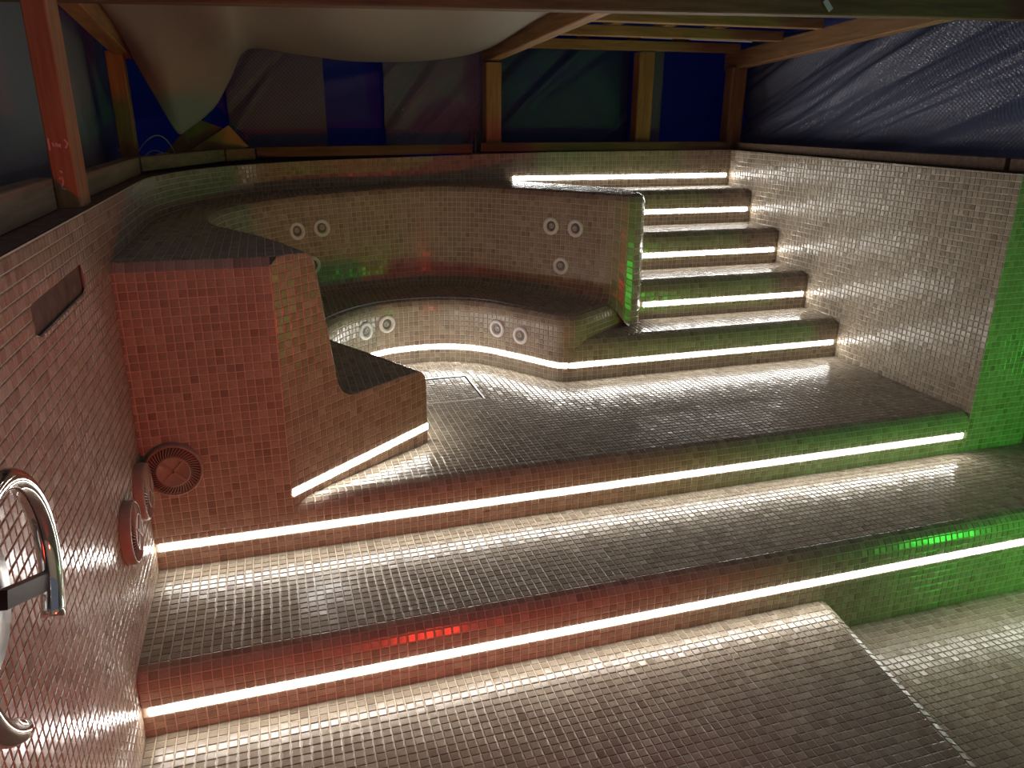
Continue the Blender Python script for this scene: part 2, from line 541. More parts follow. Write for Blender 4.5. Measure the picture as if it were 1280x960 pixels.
R_NOSE = 2.0
LED_LO, LED_HI = 2.55, 3.55     # recess of the light strip above each foot
def riser_rows(h, nose=R_NOSE, back=0.0, lo=0.0):
    """arc-length breakpoints of a riser of height h from its foot over the rounded nosing; returns rows and index of led row"""
    r = [0.0, 0.9, 1.8, LED_LO, LED_HI]
    total = (h - nose) + nose * math.pi / 2 + back
    n = max(1, round((total - LED_HI)))
    return r + [LED_HI + (total - LED_HI) * (k + 1) / n for k in range(n)], 3
def riser_fn(h, z0, y0, nose=R_NOSE):
    """(a along x, b along the profile upward) -> point; face looks towards -Y at y0"""
    st = h - nose
    def fn(a, b):
        if b <= st: return np.array([a, y0, z0 + b])
        t = (b - st) / nose
        if t <= math.pi / 2:
            return np.array([a, y0 + nose * (1 - math.cos(t)), z0 + st + nose * math.sin(t)])
        return np.array([a, y0 + nose + (b - st - nose * math.pi / 2), z0 + h])
    return fn

# ------------------------------------------------------------------ the upper floor, its hatch hole and its riser
HX0, HX1, HY0, HY1 = 36.0, 49.4, 28.9, 42.2
floor_poly = [(16.34, 2), (16.6, 0.2 + 1.8), on_cut(3.0), on_cut(CUT_L)] + [tuple(p) for p in catmull(F_PTS, 4)[1:]] + [(W, DK[0]), (W, 2)]
floor_sd = poly_sdf(floor_poly)
def floor_field(a, b):
    d = floor_sd(a, b)
    hole = np.maximum(np.maximum(HX0 - a, a - HX1), np.maximum(HY0 - b, b - HY1))
    return np.minimum(d, hole)
ms = Mosaic()
ms.plane((0, 0, 0), (1, 0, 0), (0, 1, 0), steps(16.0, W), steps(2.0, 54), sdf=floor_field)
rows, led_row = riser_rows(-Z1)
ms.patch(riser_fn(-Z1, Z1, 0.0), steps(0, W), rows, skip_rows=(led_row,), keep=lambda a, b: a > 16.3 or b < 4.3)
RED_FOOT = Z1 + rows[5]
floor_o = tag(grout_obj('floor', ms), kind='structure')
lay(floor_o, [ms])

# long step below it
ms = Mosaic()
ms.plane((0, 0, Z1), (1, 0, 0), (0, 1, 0), steps(0, XR), steps(-T + R_NOSE, 0))
rows, led_row = riser_rows(Z1 - Z2)
ms.patch(riser_fn(Z1 - Z2, Z2, -T), steps(0, XR), rows, skip_rows=(led_row,))
ms.plane((0, -T, 0), (1, 0, 0), (0, 0, 1), steps(80, XR), breaks(Z3, Z2))
o = grout_obj('pool_step', ms)
tag(o, 'long mosaic step running full width below the upper floor', 'step')
lay(o, [ms])

# lower platform with its oblique rounded side
ED0, ED1 = np.array([82.79, -T]), np.array([70.0, YN])
ed = (ED1 - ED0) / np.linalg.norm(ED1 - ED0); ed_n = np.array([-ed[1], ed[0]])   # pointing to +X
if ed_n[0] < 0: ed_n = -ed_n
def plat_sdf(a, b):
    return -((a - ED0[0]) * ed_n[0] + (b - ED0[1]) * ed_n[1]) - 1.5
ms = Mosaic()
ms.plane((0, 0, Z2), (1, 0, 0), (0, 1, 0), steps(0, 84), steps(YN, -T)[::1], sdf=plat_sdf)
hp = Z2 - Z3
def side_fn(a, b):
    base = ED0 + ed * a
    st = hp - 1.5
    if b <= st: h, z = 0.0, Z3 + b
    else:
        t = (b - st) / 1.5; h, z = -1.5 * (1 - math.cos(t)), Z3 + st + 1.5 * math.sin(t)
    q = base + ed_n * h
    return np.array([q[0], q[1], z])
ms.patch(side_fn, steps(0, float(np.linalg.norm(ED1 - ED0))), breaks(0, hp - 1.5 + 1.5 * math.pi / 2), flip=True)
o = grout_obj('pool_platform', ms)
tag(o, 'wide mosaic platform with rounded side edge in front of the long step', 'platform')
lay(o, [ms])

# deepest floor beside it
ms = Mosaic()
deep_sdf = lambda a, b: ((a - ED0[0]) * ed_n[0] + (b - ED0[1]) * ed_n[1])
ms.plane((0, 0, Z3), (1, 0, 0), (0, 1, 0), steps(68, XR), steps(YN, -T), sdf=deep_sdf)
o = grout_obj('pool_bottom', ms)
tag(o, kind='structure')
lay(o, [ms])

# ------------------------------------------------------------------ walls
NY0, NY1, NZ0, NZ1 = -29.1, -11.8, 30.2, 32.75      # niche in the left wall
def left_field(a, b):
    d = np.minimum(np.minimum(36.85 - b, a - YN), 30 - a)
    d = np.where((a > 0.2) & (b < 30.3), -1, d)
    d = np.where((a > -T + 0.3) & (b < Z1), -1, d)
    hole = np.maximum(np.maximum(NY0 - a, a - NY1), np.maximum(NZ0 - b, b - NZ1))
    return np.minimum(d, hole)
ms = Mosaic()
ms.plane((0, 0, 0), (0, 1, 0), (0, 0, 1), np.arange(YN, 30.01, 1.0), np.concatenate([np.arange(Z2, 36.85, 1.0), [36.86]]), sdf=left_field)
back_boxes = [box_vf(-4, -0.15, YN, 30, Z2, NZ0), box_vf(-4, -0.15, YN, 30, NZ1, 36.7), box_vf(-4, -0.15, YN, NY0, NZ0, NZ1), box_vf(-4, -0.15, NY1, 30, NZ0, NZ1)]
wall_left = tag(grout_obj('wall_left', ms, extra=back_boxes), kind='structure')
lay(wall_left, [ms])

ms = Mosaic()
def back_fn(a, b):
    p = WALL_C.at(a)
    z0 = 30.0
    return np.array([p[0], p[1], z0 + (rim_z(*p) - z0) * b / 8.0])
ms.patch(back_fn, breaks(0, WALL_C.len), breaks(0, 8.0))
# solid body behind the tiles
bv, bf = [], []
for k in range(41):
    d = WALL_C.len * k / 40; p = WALL_C.at(d); t = WALL_C.tangent(d); n = np.array([-t[1], t[0]])
    zt = rim_z(*p) - 0.15
    for q, z in ((p + n * 0.15, 30.4), (p + n * 0.15, zt), (p + n * 4, zt), (p + n * 4, 30.4)): bv.append((q[0], q[1], z))
for k in range(40):
    for j in range(4): bf.append((4 * k + j, 4 * k + (j + 1) % 4, 4 * k + 4 + (j + 1) % 4, 4 * k + 4 + j))
wall_back = tag(grout_obj('wall_back', ms, extra=[(bv, bf)]), kind='structure')
lay(wall_back, [ms])

ms = Mosaic()
def right_field(a, b):
    lim = np.where(a > DK[3], 4 * H, np.where(a > DK[2], 3 * H, np.where(a > DK[1], 2 * H, np.where(a > DK[0], H, 0.0)))) - 2.2
    top = 38.15 + 0.45 * a / D
    return np.minimum(np.where(b > lim, 1.0, -1.0), top - b)
ms.plane((W, 0, 0), (0, 1, 0), (0, 0, 1), breaks(0, D), np.arange(-2, 39.7, 1.0), sdf=right_field)
for q in (ms.gf,):
    ms.gf = [tuple(reversed(f)) for f in q]
ms.tiles = [t[::-1] for t in ms.tiles]
wall_right = tag(grout_obj('wall_right', ms, extra=[box_vf(W + 0.15, W + 4, 0.15, D + 4, -8, 38.0)]), kind='structure')
lay(wall_right, [ms])

ms = Mosaic()
ms.plane((W, 0, Z1), (1, 0, 0), (0, 0, 1), breaks(0, XR - W), breaks(0, 38.15 - Z1))
wall_fr = tag(grout_obj('wall_front_right', ms, extra=[box_vf(W + 0.2, XR + 3, 0.15, 3, Z3, 38.0)]), kind='structure')
lay(wall_fr, [ms])
ms = Mosaic()
ms.plane((XR, 0, 0), (0, -1, 0), (0, 0, 1), breaks(0, -YN), breaks(Z3, 38.1))
wall_or = tag(grout_obj('wall_outer_right', ms, extra=[box_vf(XR + 0.15, XR + 4, YN, 3, Z3, 38.0)]), kind='structure')
lay(wall_or, [ms])
wall_near = tag(box('wall_near', (-4, XR + 4, YN - 3, YN, Z3, 36.7), M['grout']), kind='structure')

# ------------------------------------------------------------------ stairs
ordinal = ['lowest', 'second', 'third', 'topmost']
lefts = [66.0, 83.5, 83.5, 77.0]
for k in range(4):
    ms = Mosaic()
    z0 = k * H
    rows, led_row = riser_rows(H)
    ms.patch(riser_fn(H, z0, DK[k]), steps(lefts[k], W), rows, skip_rows=(led_row,))
    y1 = DK[k + 1] if k < 3 else D
    ms.plane((0, 0, z0 + H), (1, 0, 0), (0, 1, 0), steps(lefts[k], W), breaks(DK[k] + R_NOSE, y1))
    o = grout_obj('stair_step', ms)
    tag(o, ['lowest mosaic stair step rising from the floor beside the bench end', 'second mosaic stair step up from the floor',
            'third mosaic stair step up from the floor', 'topmost mosaic stair step, a landing against the back wall'][k], 'step', 'stair steps beside the bench')
    lay(o, [ms])

# ------------------------------------------------------------------ the curved bench
bench = empty('mosaic_bench', (30, 20, 0))
tag(bench, 'curved mosaic bench with high backrest, headrest shelf and lit front', 'bench')
mosaics = {}
R_B, R_C = 1.5, 2.6

def station(t):
    """t in 0..1 along the paired curves"""
    x = t * (len(B_S) - 1); i = min(int(x), len(B_S) - 2); f = x - i
    return B_S[i] * (1 - f) + B_S[i + 1] * f, J_S[i] * (1 - f) + J_S[i + 1] * f

def back_profile(t):
    b, j = station(t)
    d = j - b; L = np.linalg.norm(d); d /= L
    e = clamp(t * (len(J_PTS) - 1) - I_END)
    zs_, zq = z_shelf(*b), z_seat(*j) * (1 - e) + 6.9 * e
    R_C = 2.6 * (1 - e) + 0.4 * e
    pr = [(0.0 + R_B * math.sin(a), zs_ - R_B + R_B * math.cos(a)) for a in np.linspace(0, math.pi / 2, 6)]
    hb = max(L - 0.3, R_B + 0.3)
    pr += [(hb + R_C - R_C * math.cos(a), zq + R_C - R_C * math.sin(a)) for a in np.linspace(0.12, math.pi / 2, 7)]
    return np.array([(b[0] + d[0] * h, b[1] + d[1] * h, z) for h, z in pr])
bc = Curve(B_S)
tt = np.linspace(0, 1, len(B_S))
_cache = {}
def back_surface(a, b):
    t = float(np.interp(a, bc.d, tt))
    key = round(t, 5)
    if key not in _cache:
        c = Curve(back_profile(t)); _cache[key] = c
    c = _cache[key]
    return c.at(c.len * b / BACK_ROWS)
BACK_ROWS = round(Curve(back_profile(0.6)).len)
ms = Mosaic()
ms.patch(back_surface, breaks(0, bc.len), np.arange(0, BACK_ROWS + 1), flip=True)
mosaics['backrest'] = ms

R_F = 1.8
def front_off(a, h):
    p = F_C.at(a); t = F_C.tangent(a); n = np.array([-t[1], t[0]])   # outward = into the bench
    return p + n * (-h) if FRONT_SIGN < 0 else p + n * h
FRONT_SIGN = 1
_t = F_C.tangent(60); _n = np.array([-_t[1], _t[0]])
if _n @ (np.array([42, 60]) - np.array([42.5, 52.5])) < 0: FRONT_SIGN = -1
def front_fn(a, b):
    p = F_C.at(a); zt = z_seat(*p); st = zt - R_F
    if b <= st: h, z = 0.0, b
    else:
        t = min((b - st) / R_F, math.pi / 2); h, z = R_F * (1 - math.cos(t)), st + R_F * math.sin(t)
    q = front_off(a, h)
    return np.array([q[0], q[1], z])
zt_m = 12.2
tot = zt_m - R_F + R_F * math.pi / 2
n = round(tot - LED_HI)
frows = [0.0, 0.9, 1.8, LED_LO, LED_HI] + [LED_HI + (tot - LED_HI) * (k + 1) / n for k in range(n)]
ms = Mosaic()
ms.patch(front_fn, breaks(0, F_C.len), frows, flip=(FRONT_SIGN < 0), skip_rows=(3,))
mosaics['seat_front'] = ms

def set_z(fz, lift=0.0):
    def g(p):
        return np.array([p[0], p[1], fz(p[0], p[1]) + lift])
    return g
seat_poly = [tuple(front_off(a, R_F)) for a in np.linspace(0, F_C.len, 90)]
inner = []
for t in np.linspace(I_END / (len(J_PTS) - 1), 0, 90):
    b, j = station(t); d = (j - b) / np.linalg.norm(j - b); inner.append(tuple(j + d * (R_C - 0.3)))
ms = Mosaic()
ms.plane((0, 0, 0), (1, 0, 0), (0, 1, 0), np.arange(8, 86), np.arange(2, 70), zf=set_z(z_seat), sdf=poly_sdf(seat_poly + inner))
mosaics['seat'] = ms

wall_band = [tuple(WALL_C.at(a)) for a in np.linspace(0, WALL_C.len, 160)]
wall_band = [p for p in wall_band if p[0] < 69]
shelf_poly = [(0, 1.0), (0, 30)] + wall_band + [tuple(p) for p in B_S[::-1]] + [on_cut(1.2), (16.0, 1.0)]
ms = Mosaic()
ms.plane((0, 0, 0), (1, 0, 0), (0, 1, 0), np.arange(0, 88), np.arange(1, 80), zf=set_z(z_shelf), sdf=poly_sdf(shelf_poly))
mosaics['headrest_shelf'] = ms

# flat faces of the bench's near end
ms = Mosaic()
red_rows = [RED_FOOT + 1.0 * k for k in range(0, 33)]
red_rows = [r for r in red_rows if r < 29.0] + [29.5]
ms.plane((0, 0, 0), (1, 0, 0), (0, 0, 1), np.concatenate([[0], np.arange(0.45, 16.0, 1.0), [16.34]]), red_rows)
def lip_fn(a, b):
    an = b / 1.57 * math.pi / 2
    return np.array([a, 1.0 - math.cos(an), 29.5 + math.sin(an)])
ms.patch(lip_fn, np.concatenate([[0], np.arange(0.45, 16.0, 1.0), [16.34]]), [0, 1.57])
mosaics['end_panel'] = ms

bp = back_profile(0.0)
cut_poly = [(0, -3.0), (0, 30.2), (0.7, z_shelf(16, 1)), (4.4, z_shelf(20, 2))]
for p in bp: cut_poly.append((float((p[:2] - CUT0) @ CUT_E), float(p[2])))
zf_ = z_seat(*CUT1)
for an in np.linspace(0, math.pi / 2, 6): cut_poly.append((CUT_L - R_F + R_F * math.sin(an), zf_ - R_F + R_F * math.cos(an)))
cut_poly += [(CUT_L, -3.0)]
cs = poly_sdf(cut_poly)
ms = Mosaic()
def cut_shear(p):
    return p
def cut_slope(s): return -1.5 * (1 - s / CUT_L)
def cut_field(a, b): return cs(a, b + (-1.5 * (1 - a / CUT_L)))
def cut_zf(p):
    s = float((p[:2] - CUT0) @ CUT_E)
    return np.array([p[0], p[1], p[2] + cut_slope(s)])
cut_rows = [-1.8, -0.9, 0.0, 0.9, 1.75, LED_LO - 0.4, LED_HI - 0.4] + [LED_HI - 0.4 + k * 1.0 for k in range(1, 32)]
ms.plane((CUT0[0], CUT0[1], 0), (CUT_E[0], CUT_E[1], 0), (0, 0, 1), breaks(0, CUT_L), cut_rows, zf=cut_zf, sdf=cut_field,
         skip=None)
ms.tiles = [t for t in ms.tiles if not (LED_LO - 0.4 < t[:, 2].mean() - cut_slope(float((t.mean(0)[:2] - CUT0) @ CUT_E)) < LED_HI - 0.4)]
mosaics['cut_face'] = ms

for nm, ms in mosaics.items():
    ms.part = grout_obj(nm, ms, bench)
lay(bench, list(mosaics.values()))

# ------------------------------------------------------------------ light strips
def led_strip(pts, normals, label):
    """pts on the wall surface, normals horizontal outward"""
    p = [np.array(q, float) for q in pts]; n = [np.array(q, float) for q in normals]
    root = empty('led_strip', p[len(p) // 2])
    tag(root, label, 'light strip', 'light strips in the mosaic')
    def prof(w, d0, d1, name, mat):
        v, f = [], []
        for a, b in zip(p, n):
            b = b / np.linalg.norm(b)
            h = w / 2
            for dz, dd in ((-h, d0), (-h, d1 * 0.6 + d0 * 0.4), (-h * 0.6, d1), (h * 0.6, d1), (h, d1 * 0.6 + d0 * 0.4), (h, d0)):
                v.append(a + b * dd + np.array([0, 0, dz]))
        for i in range(len(p) - 1):
            for k in range(6):
                k2 = (k + 1) % 6
                f.append((6 * i + k, 6 * i + k2, 6 * i + 6 + k2, 6 * i + 6 + k))
        f.append(tuple(range(5, -1, -1))); f.append(tuple(6 * (len(p) - 1) + k for k in range(6)))
        adopt(mesh(name, v, f, mat), root)
    prof(0.98, 0.01, 0.045, 'channel', M['alu'])
    prof(0.86, 0.03, 0.14, 'diffuser', M['led'])
    return root
zc = (LED_LO + LED_HI) / 2
N_ = (0, -1, 0)
def line(x0, x1, y, z): return [(x0 + (x1 - x0) * k / 24, y, z) for k in range(25)]
led_strip(line(0.5, W - 0.9, 0, Z1 + zc), [N_] * 25, 'white light strip along the riser of the upper floor edge')
led_strip(line(0.7, XR - 0.9, -T, Z2 + zc), [N_] * 25, 'white light strip along the riser of the long step')
pts, nrm = [], []
cn = np.array([CUT_E[1], -CUT_E[0], 0])
for k in range(13):
    s = 0.2 + (CUT_L - 0.2) * k / 12; q = CUT0 + CUT_E * s
    pts.append((q[0], q[1], zc - 0.4 + cut_slope(s))); nrm.append(cn)
dmax = F_C.d[len(catmull(F_PTS)) - 1]
for k in range(0, 91):
    d = dmax * k / 90; q = F_C.at(d); t = F_C.tangent(d); nn = np.array([t[1], -t[0], 0]) * FRONT_SIGN
    zz = zc if k > 10 else zc - 0.4 + 0.4 * k / 10
    pts.append((q[0], q[1], zz)); nrm.append(nn)
for k in range(1, 25):
    pts.append((67.2 + (W - 0.9 - 67.2) * k / 24, DK[0], zc)); nrm.append(N_)
led_strip(pts, nrm, 'long white light strip curving along the bench foot and lowest stair')
for k, w in ((1, 'second stair riser'), (2, 'third stair riser'), (3, 'topmost stair riser')):
    led_strip(line((86.3, 86.0, 80.5)[k - 1], W - 0.9, DK[k], k * H + zc), [N_] * 25, 'white light strip across the ' + w)
led_strip(line(69.5, W - 0.9, D - 0.08, 4 * H + 2.45), [N_] * 25, 'white light strip on the back wall above the landing')

# ------------------------------------------------------------------ hatch in the floor
root = empty('floor_hatch', ((HX0 + HX1) / 2, (HY0 + HY1) / 2, 0))
tag(root, 'square tiled hatch with steel frame set in the upper floor', 'hatch')
for b in ((HX0, HX1, HY1 - 0.35, HY1), (HX0, HX1, HY0, HY0 + 0.35), (HX0, HX0 + 0.35, HY0 + 0.35, HY1 - 0.35), (HX1 - 0.35, HX1, HY0 + 0.35, HY1 - 0.35)):
    adopt(box('frame_bar', (*b, -0.9, 0.1), M['steel']), root)
ms = Mosaic()
ms.plane((HX0 + 0.55, HY0 + 0.55, -0.12), (1, 0, 0), (0, 1, 0), breaks(0, HX1 - HX0 - 1.1), breaks(0, HY1 - HY0 - 1.1))
lid = grout_obj('lid', ms, root, extra=[box_vf(HX0 + 0.5, HX1 - 0.5, HY0 + 0.5, HY1 - 0.5, -0.9, -0.15)])
ms.part = lid
lay(root, [ms])

# ------------------------------------------------------------------ massage jets
samples = {}
def near_pixel(fn, us, vs, px, flip):
    best = None
    for a in us:
        for b in vs:
            P = fn(a, b); x, y, z = project(P)
            d = (x - px[0]) ** 2 + (y - px[1]) ** 2
            e1 = fn(a + 0.2, b) - fn(a - 0.2, b); e2 = fn(a, b + 0.2) - fn(a, b - 0.2)
            n = np.cross(e1, e2) * (-1 if flip else 1)
            if n @ (CAM_C - P) <= 0: continue
            if best is None or d < best[0]: best = (d, P, n / np.linalg.norm(n))
    return best[1], best[2]

def jet(P, n, label, r=1.72):
    root = empty('massage_jet', P)
    tag(root, label, 'jet', 'massage jets in the bench')
    v, f = lathe_vf([(r, 0.0), (r, 0.22), (r * 0.93, 0.36), (r * 0.68, 0.40), (r * 0.6, 0.30), (r * 0.56, 0.08)], P, n, 28)
    adopt(mesh('rim', v, f, M['jet'], smooth=True), root)
    v, f = lathe_vf([(r * 0.57, 0.1), (r * 0.42, 0.13), (r * 0.3, 0.1)], P, n, 24)
    adopt(mesh('socket', v, f, M['jet_dark'], smooth=True), root)
    a = np.array([0, 0, 1.0]); s = np.cross(a, n); s /= np.linalg.norm(s); u = np.cross(n, s)
    an = random.uniform(0, 6.28)
    q = P + (s * math.cos(an) + u * math.sin(an)) * r * 0.1
    v, f = lathe_vf([(r * 0.34, 0.1), (r * 0.3, 0.3), (r * 0.17, 0.34), (r * 0.13, 0.2), (0.001, 0.18)], q, n, 18)
    adopt(mesh('nozzle', v, f, M['jet_eye'], smooth=True), root)

ub, vb = np.arange(20, 150, 0.5), np.arange(3, BACK_ROWS - 2, 0.5)
uf, vf_ = np.arange(25, dmax, 0.5), np.arange(4.5, 11.5, 0.4)
jl = 'upper round jet in the backrest beside the cut end'
for px, lab in (((371, 289), 'upper backrest jet of the pair nearest the bench corner'), ((401, 285), 'upper backrest jet of the corner pair, farther from the corner'),
                ((391, 331), 'lower backrest jet half hidden behind the bench end'), ((690, 283), 'upper backrest jet of the pair by the stairs, farther from them'),
                ((720, 287), 'upper backrest jet of the pair nearest the stairs'), ((702, 331), 'single lower backrest jet below the stair-side pair')):
    P, n = near_pixel(back_surface, ub, vb, px, True)
    jet(P, n, 'round pale plastic ' + lab)
for px, lab in (((456, 413), 'seat-front jet deepest in the bench corner'), ((483, 406), 'seat-front jet second from the bench corner'),
                ((621, 411), 'seat-front jet of the pair towards the stairs, farther from them'), ((652, 418), 'seat-front jet nearest the stairs')):
    P, n = near_pixel(front_fn, uf, vf_, px, FRONT_SIGN < 0)
    jet(P, n, 'round pale plastic ' + lab)

# ------------------------------------------------------------------ suction grilles
def suction(c, n, label):
    c = np.array(c, float); n = np.array(n, float)
    root = empty('suction_grille', c)
    tag(root, label, 'grille', 'suction grilles low on the tiling')
    v, f = lathe_vf([(3.25, 0.0), (3.25, 0.75), (3.17, 0.98), (3.05, 1.06), (2.95, 0.95), (2.93, 0.6)], c, n, 40)
    adopt(mesh('collar', v, f, M['grille'], smooth=True), root)
    v, f = lathe_vf([(2.95, 0.6), (2.2, 0.75), (1.8, 0.9), (1.75, 1.1), (0.001, 1.16)], c, n, 40)
    adopt(mesh('backing', v, f, M['grille_dark'], smooth=True), root)
    a = np.array([0, 0, 1.0]); s = np.cross(a, n); s /= np.linalg.norm(s); u = np.cross(n, s)
    V, F = [], []
    for k in range(48):
        a0 = 2 * math.pi * k / 48
        v, f = tube_vf([c + n * hh + (s * math.cos(a0 + tw) + u * math.sin(a0 + tw)) * rr for rr, hh, tw in ((2.92, 1.03, 0), (2.4, 1.12, 0.09), (1.85, 1.2, 0.2))], 0.06, 4)
        b = len(V); V += v; F += [tuple(b + i for i in q) for q in f]
    rb = mesh('rib_ring', V, F, M['grille']); rb['kind'] = 'stuff'
    adopt(rb, root)
    v, f = lathe_vf([(1.9, 1.05), (1.9, 1.24), (1.75, 1.28), (1.7, 1.16)], c, n, 36)
    adopt(mesh('inner_ring', v, f, M['grille'], smooth=True), root)
    for k in range(2):
        an = math.pi / 4 + k * math.pi / 2
        dv = s * math.cos(an) + u * math.sin(an)
        v, f = beam_vf(c + n * 1.2 - dv * 1.75, c + n * 1.2 + dv * 1.75, 0.28, 0.14, side=n)
        adopt(mesh('cross_bar', v, f, M['grille']), root)
suction((3.45, -0.05, 6.4), (0, -1, 0), 'round ribbed suction grille on the flat end panel of the bench')
suction((0.05, -4.0, 5.7), (1, 0, 0), 'round ribbed suction grille on the left wall nearer the bench panel')
suction((0.05, -13.2, 5.6), (1, 0, 0), 'round ribbed suction grille on the left wall farther from the bench panel')

# ------------------------------------------------------------------ swim jet with chrome grab ring
SJ = np.array([0.1, -54.5, 24.4])
root = empty('swim_jet', SJ)
tag(root, 'steel ribbed jet nozzle on the left wall framed by a chrome grab ring', 'swim jet')
v, f = lathe_vf([(5.0, 0.0), (4.9, 0.4), (4.1, 1.6), (3.7, 2.5), (3.4, 2.7), (2.4, 2.6), (0.001, 2.4)], SJ, (1, 0, 0), 48)
adopt(mesh('nozzle_housing', v, f, M['steel'], smooth=True), root)
V, F = [], []
for k in range(60):
    a0 = 2 * math.pi * k / 60; cs_, sn_ = math.cos(a0), math.sin(a0)
    v, f = tube_vf([SJ + np.array([h, cs_ * r, sn_ * r]) for r, h in ((4.9, 0.45), (4.12, 1.65), (3.72, 2.52))], 0.07, 4)
    b = len(V); V += v; F += [tuple(b + i for i in q) for q in f]
rb = mesh('rib_ring', V, F, M['steel']); rb['kind'] = 'stuff'; adopt(rb, root)
ring = []
for k in range(61):
    an = math.radians(-43 + (241 + 43) * k / 60)
    ring.append(SJ + np.array([3.9, 5.75 * math.cos(an), 5.6 * math.sin(an)]))
v, f = tube_vf(ring, 0.58, 20)
adopt(mesh('grab_ring', v, f, M['chrome'], smooth=False), root)
for an in (-22, 145):
    a0 = math.radians(an); dv = np.array([0, math.cos(a0), math.sin(a0)])
    v, f = beam_vf(SJ + dv * 0.9 + np.array([3.1, 0, 0]), SJ + dv * 5.5 + np.array([3.75, 0, 0]), 0.5, 0.95)
    adopt(mesh('bracket', v, f, M['black']), root)
bm_o = [o for o in root.children if o.name.startswith('grab_ring')][0]
bm_o.data.polygons.foreach_set('use_smooth', [len(pl.vertices) == 4 for pl in bm_o.data.polygons])

# ------------------------------------------------------------------ niche in the left wall
root = empty('wall_niche', (0, (NY0 + NY1) / 2, NZ0))
tag(root, 'dark rectangular inlet niche high in the left wall', 'niche')
v = [(0.02, NY0, NZ0), (0.02, NY1, NZ0), (0.02, NY1, NZ1), (0.02, NY0, NZ1), (-5, NY0, NZ0), (-5, NY1, NZ0), (-5, NY1, NZ1), (-5, NY0, NZ1)]
adopt(mesh('liner', v, [(4, 5, 6, 7), (0, 1, 5, 4), (1, 2, 6, 5), (2, 3, 7, 6), (3, 0, 4, 7)], M['niche']), root)

# ------------------------------------------------------------------ coloured pool lamps (beyond the frame, they tint the risers)
def pool_lamp(c, n, col, watts, label, aim, cone):
    c = np.array(c, float); n = np.array(n, float)
    root = empty('pool_lamp', c)
    tag(root, label, 'lamp')
    v, f = lathe_vf([(3.2, 0), (3.2, 0.4), (2.9, 0.6), (2.5, 0.6), (2.4, 0.3)], c, n, 32)
    adopt(mesh('bezel', v, f, M['steel'], smooth=True), root)
    v, f = lathe_vf([(2.4, 0.25), (1.6, 0.5), (0.001, 0.6)], c, n, 32)
    adopt(mesh('lens', v, f, emit_material('lens_' + label.split()[0], col, 3.0), smooth=True), root)
    ld = bpy.data.lights.new('lamp_light', 'SPOT'); ld.spot_size = math.radians(cone); ld.spot_blend = 1.0; ld.color = col; ld.energy = watts; ld.shadow_soft_size = 3.0 * S
    lo = bpy.data.objects.new('lamp_light', ld); COL.objects.link(lo)
    lo.location = [float(q) * S for q in (c + n * 3.2)]
    lo.rotation_euler = Vector([float(q) for q in (np.array(aim) - c)]).to_track_quat('-Z', 'Y').to_euler()
    adopt(lo, root)
pool_lamp((42, YN + 0.1, -5.0), (0, 1, 0), (1.0, 0.03, 0.015), RED_W, 'red pool lamp low on the near wall', (14, 0, 10), 85)
pool_lamp((XR - 0.1, -57, -4.5), (-1, 0, 0), (0.04, 1.0, 0.05), GREEN_W, 'green pool lamp low on the outer right wall', (122, 0, 6), 120)

# ------------------------------------------------------------------ ledges round the rim
def ribbon(name, inner, outer, z0, z1, mat):
    n = len(inner); v = []
    for a, b in zip(inner, outer):
        v += [(a[0], a[1], z0), (a[0], a[1], z1(a) if callable(z1) else z1), (b[0], b[1], z1(a) if callable(z1) else z1), (b[0], b[1], z0)]
    f = []
    for i in range(n - 1):
        for k in range(4): f.append((4 * i + k, 4 * i + (k + 1) % 4, 4 * i + 4 + (k + 1) % 4, 4 * i + 4 + k))
    f += [(3, 2, 1, 0), tuple(4 * (n - 1) + k for k in range(4))]
    return mesh(name, v, f, mat)
inner, outer = [(-0.2, YN), (-0.2, 30)], [(-22, YN), (-22, 30)]
for k in range(1, 25):
    d = WALL_C.len * 0.5 * k / 24; p = WALL_C.at(d); t = WALL_C.tangent(d); nn = np.array([-t[1], t[0]])
    inner.append(tuple(p + nn * 0.2)); outer.append(tuple(p + nn * 20))
inner.append((W + 4, D + 0.2)); outer.append((W + 16, D + 14))
inner += [(W + 1, D - 0.2)]; outer += [(W + 14, D)]
inner += [(W + 1, 3.5), (W + 1, -2)]; outer += [(W + 14, 3.5), (W + 14, -2)]
for k in range(len(inner)):
    pass
L1 = ribbon('rim_ledge', inner[:26], outer[:26], 30, lambda a: rim_z(a[0] + 0.5, a[1]) + 0.02, M['ledge'])
tag(L1, kind='structure')
L2 = mesh('rim_ledge', *box_vf(W + 0.2, W + 16, 3.2, D + 12, 30, 38.1), M['ledge'])
tag(L2, kind='structure')
L3 = mesh('rim_ledge', *box_vf(60, W + 0.2, D + 0.2, D + 12, 30, 38.2), M['ledge'])
tag(L3, kind='structure')

def timber(name, p0, p1, w, h, mat, label, cat, group=None, side=None):
    v, f = beam_vf(p0, p1, w, h, side)
    o = mesh(name, v, f, mat)
    return tag(o, label, cat, group)
g = 'boards laid round the pool rim'
def rz(p): return rim_z(max(p[0], -0.1), p[1])
timber('rim_board', (-3.4, -75, 38.4), (-3.4, -5.6, 38.4), 1.8, 3.0, M['board'], 'long rim board on the left ledge before the near post', 'board', g)
timber('rim_board', (-3.0, 3.0, 38.2), (-2.4, 44, 38.2), 1.8, 2.6, M['board'], 'rim board on the left ledge between near post and wires', 'board', g)
timber('rim_board', (-2.2, 45.5, 38.3), (9.0, 70.5, 38.5), 1.8, 2.2, M['board'], 'rim board bent round the curved corner below the cardboard', 'board', g)
timber('rim_board', (9.4, 71.4, 38.4), (14.6, 77.8, 38.4), 1.8, 2.2, M['board'], 'short rim board past the cardboard', 'board', g)
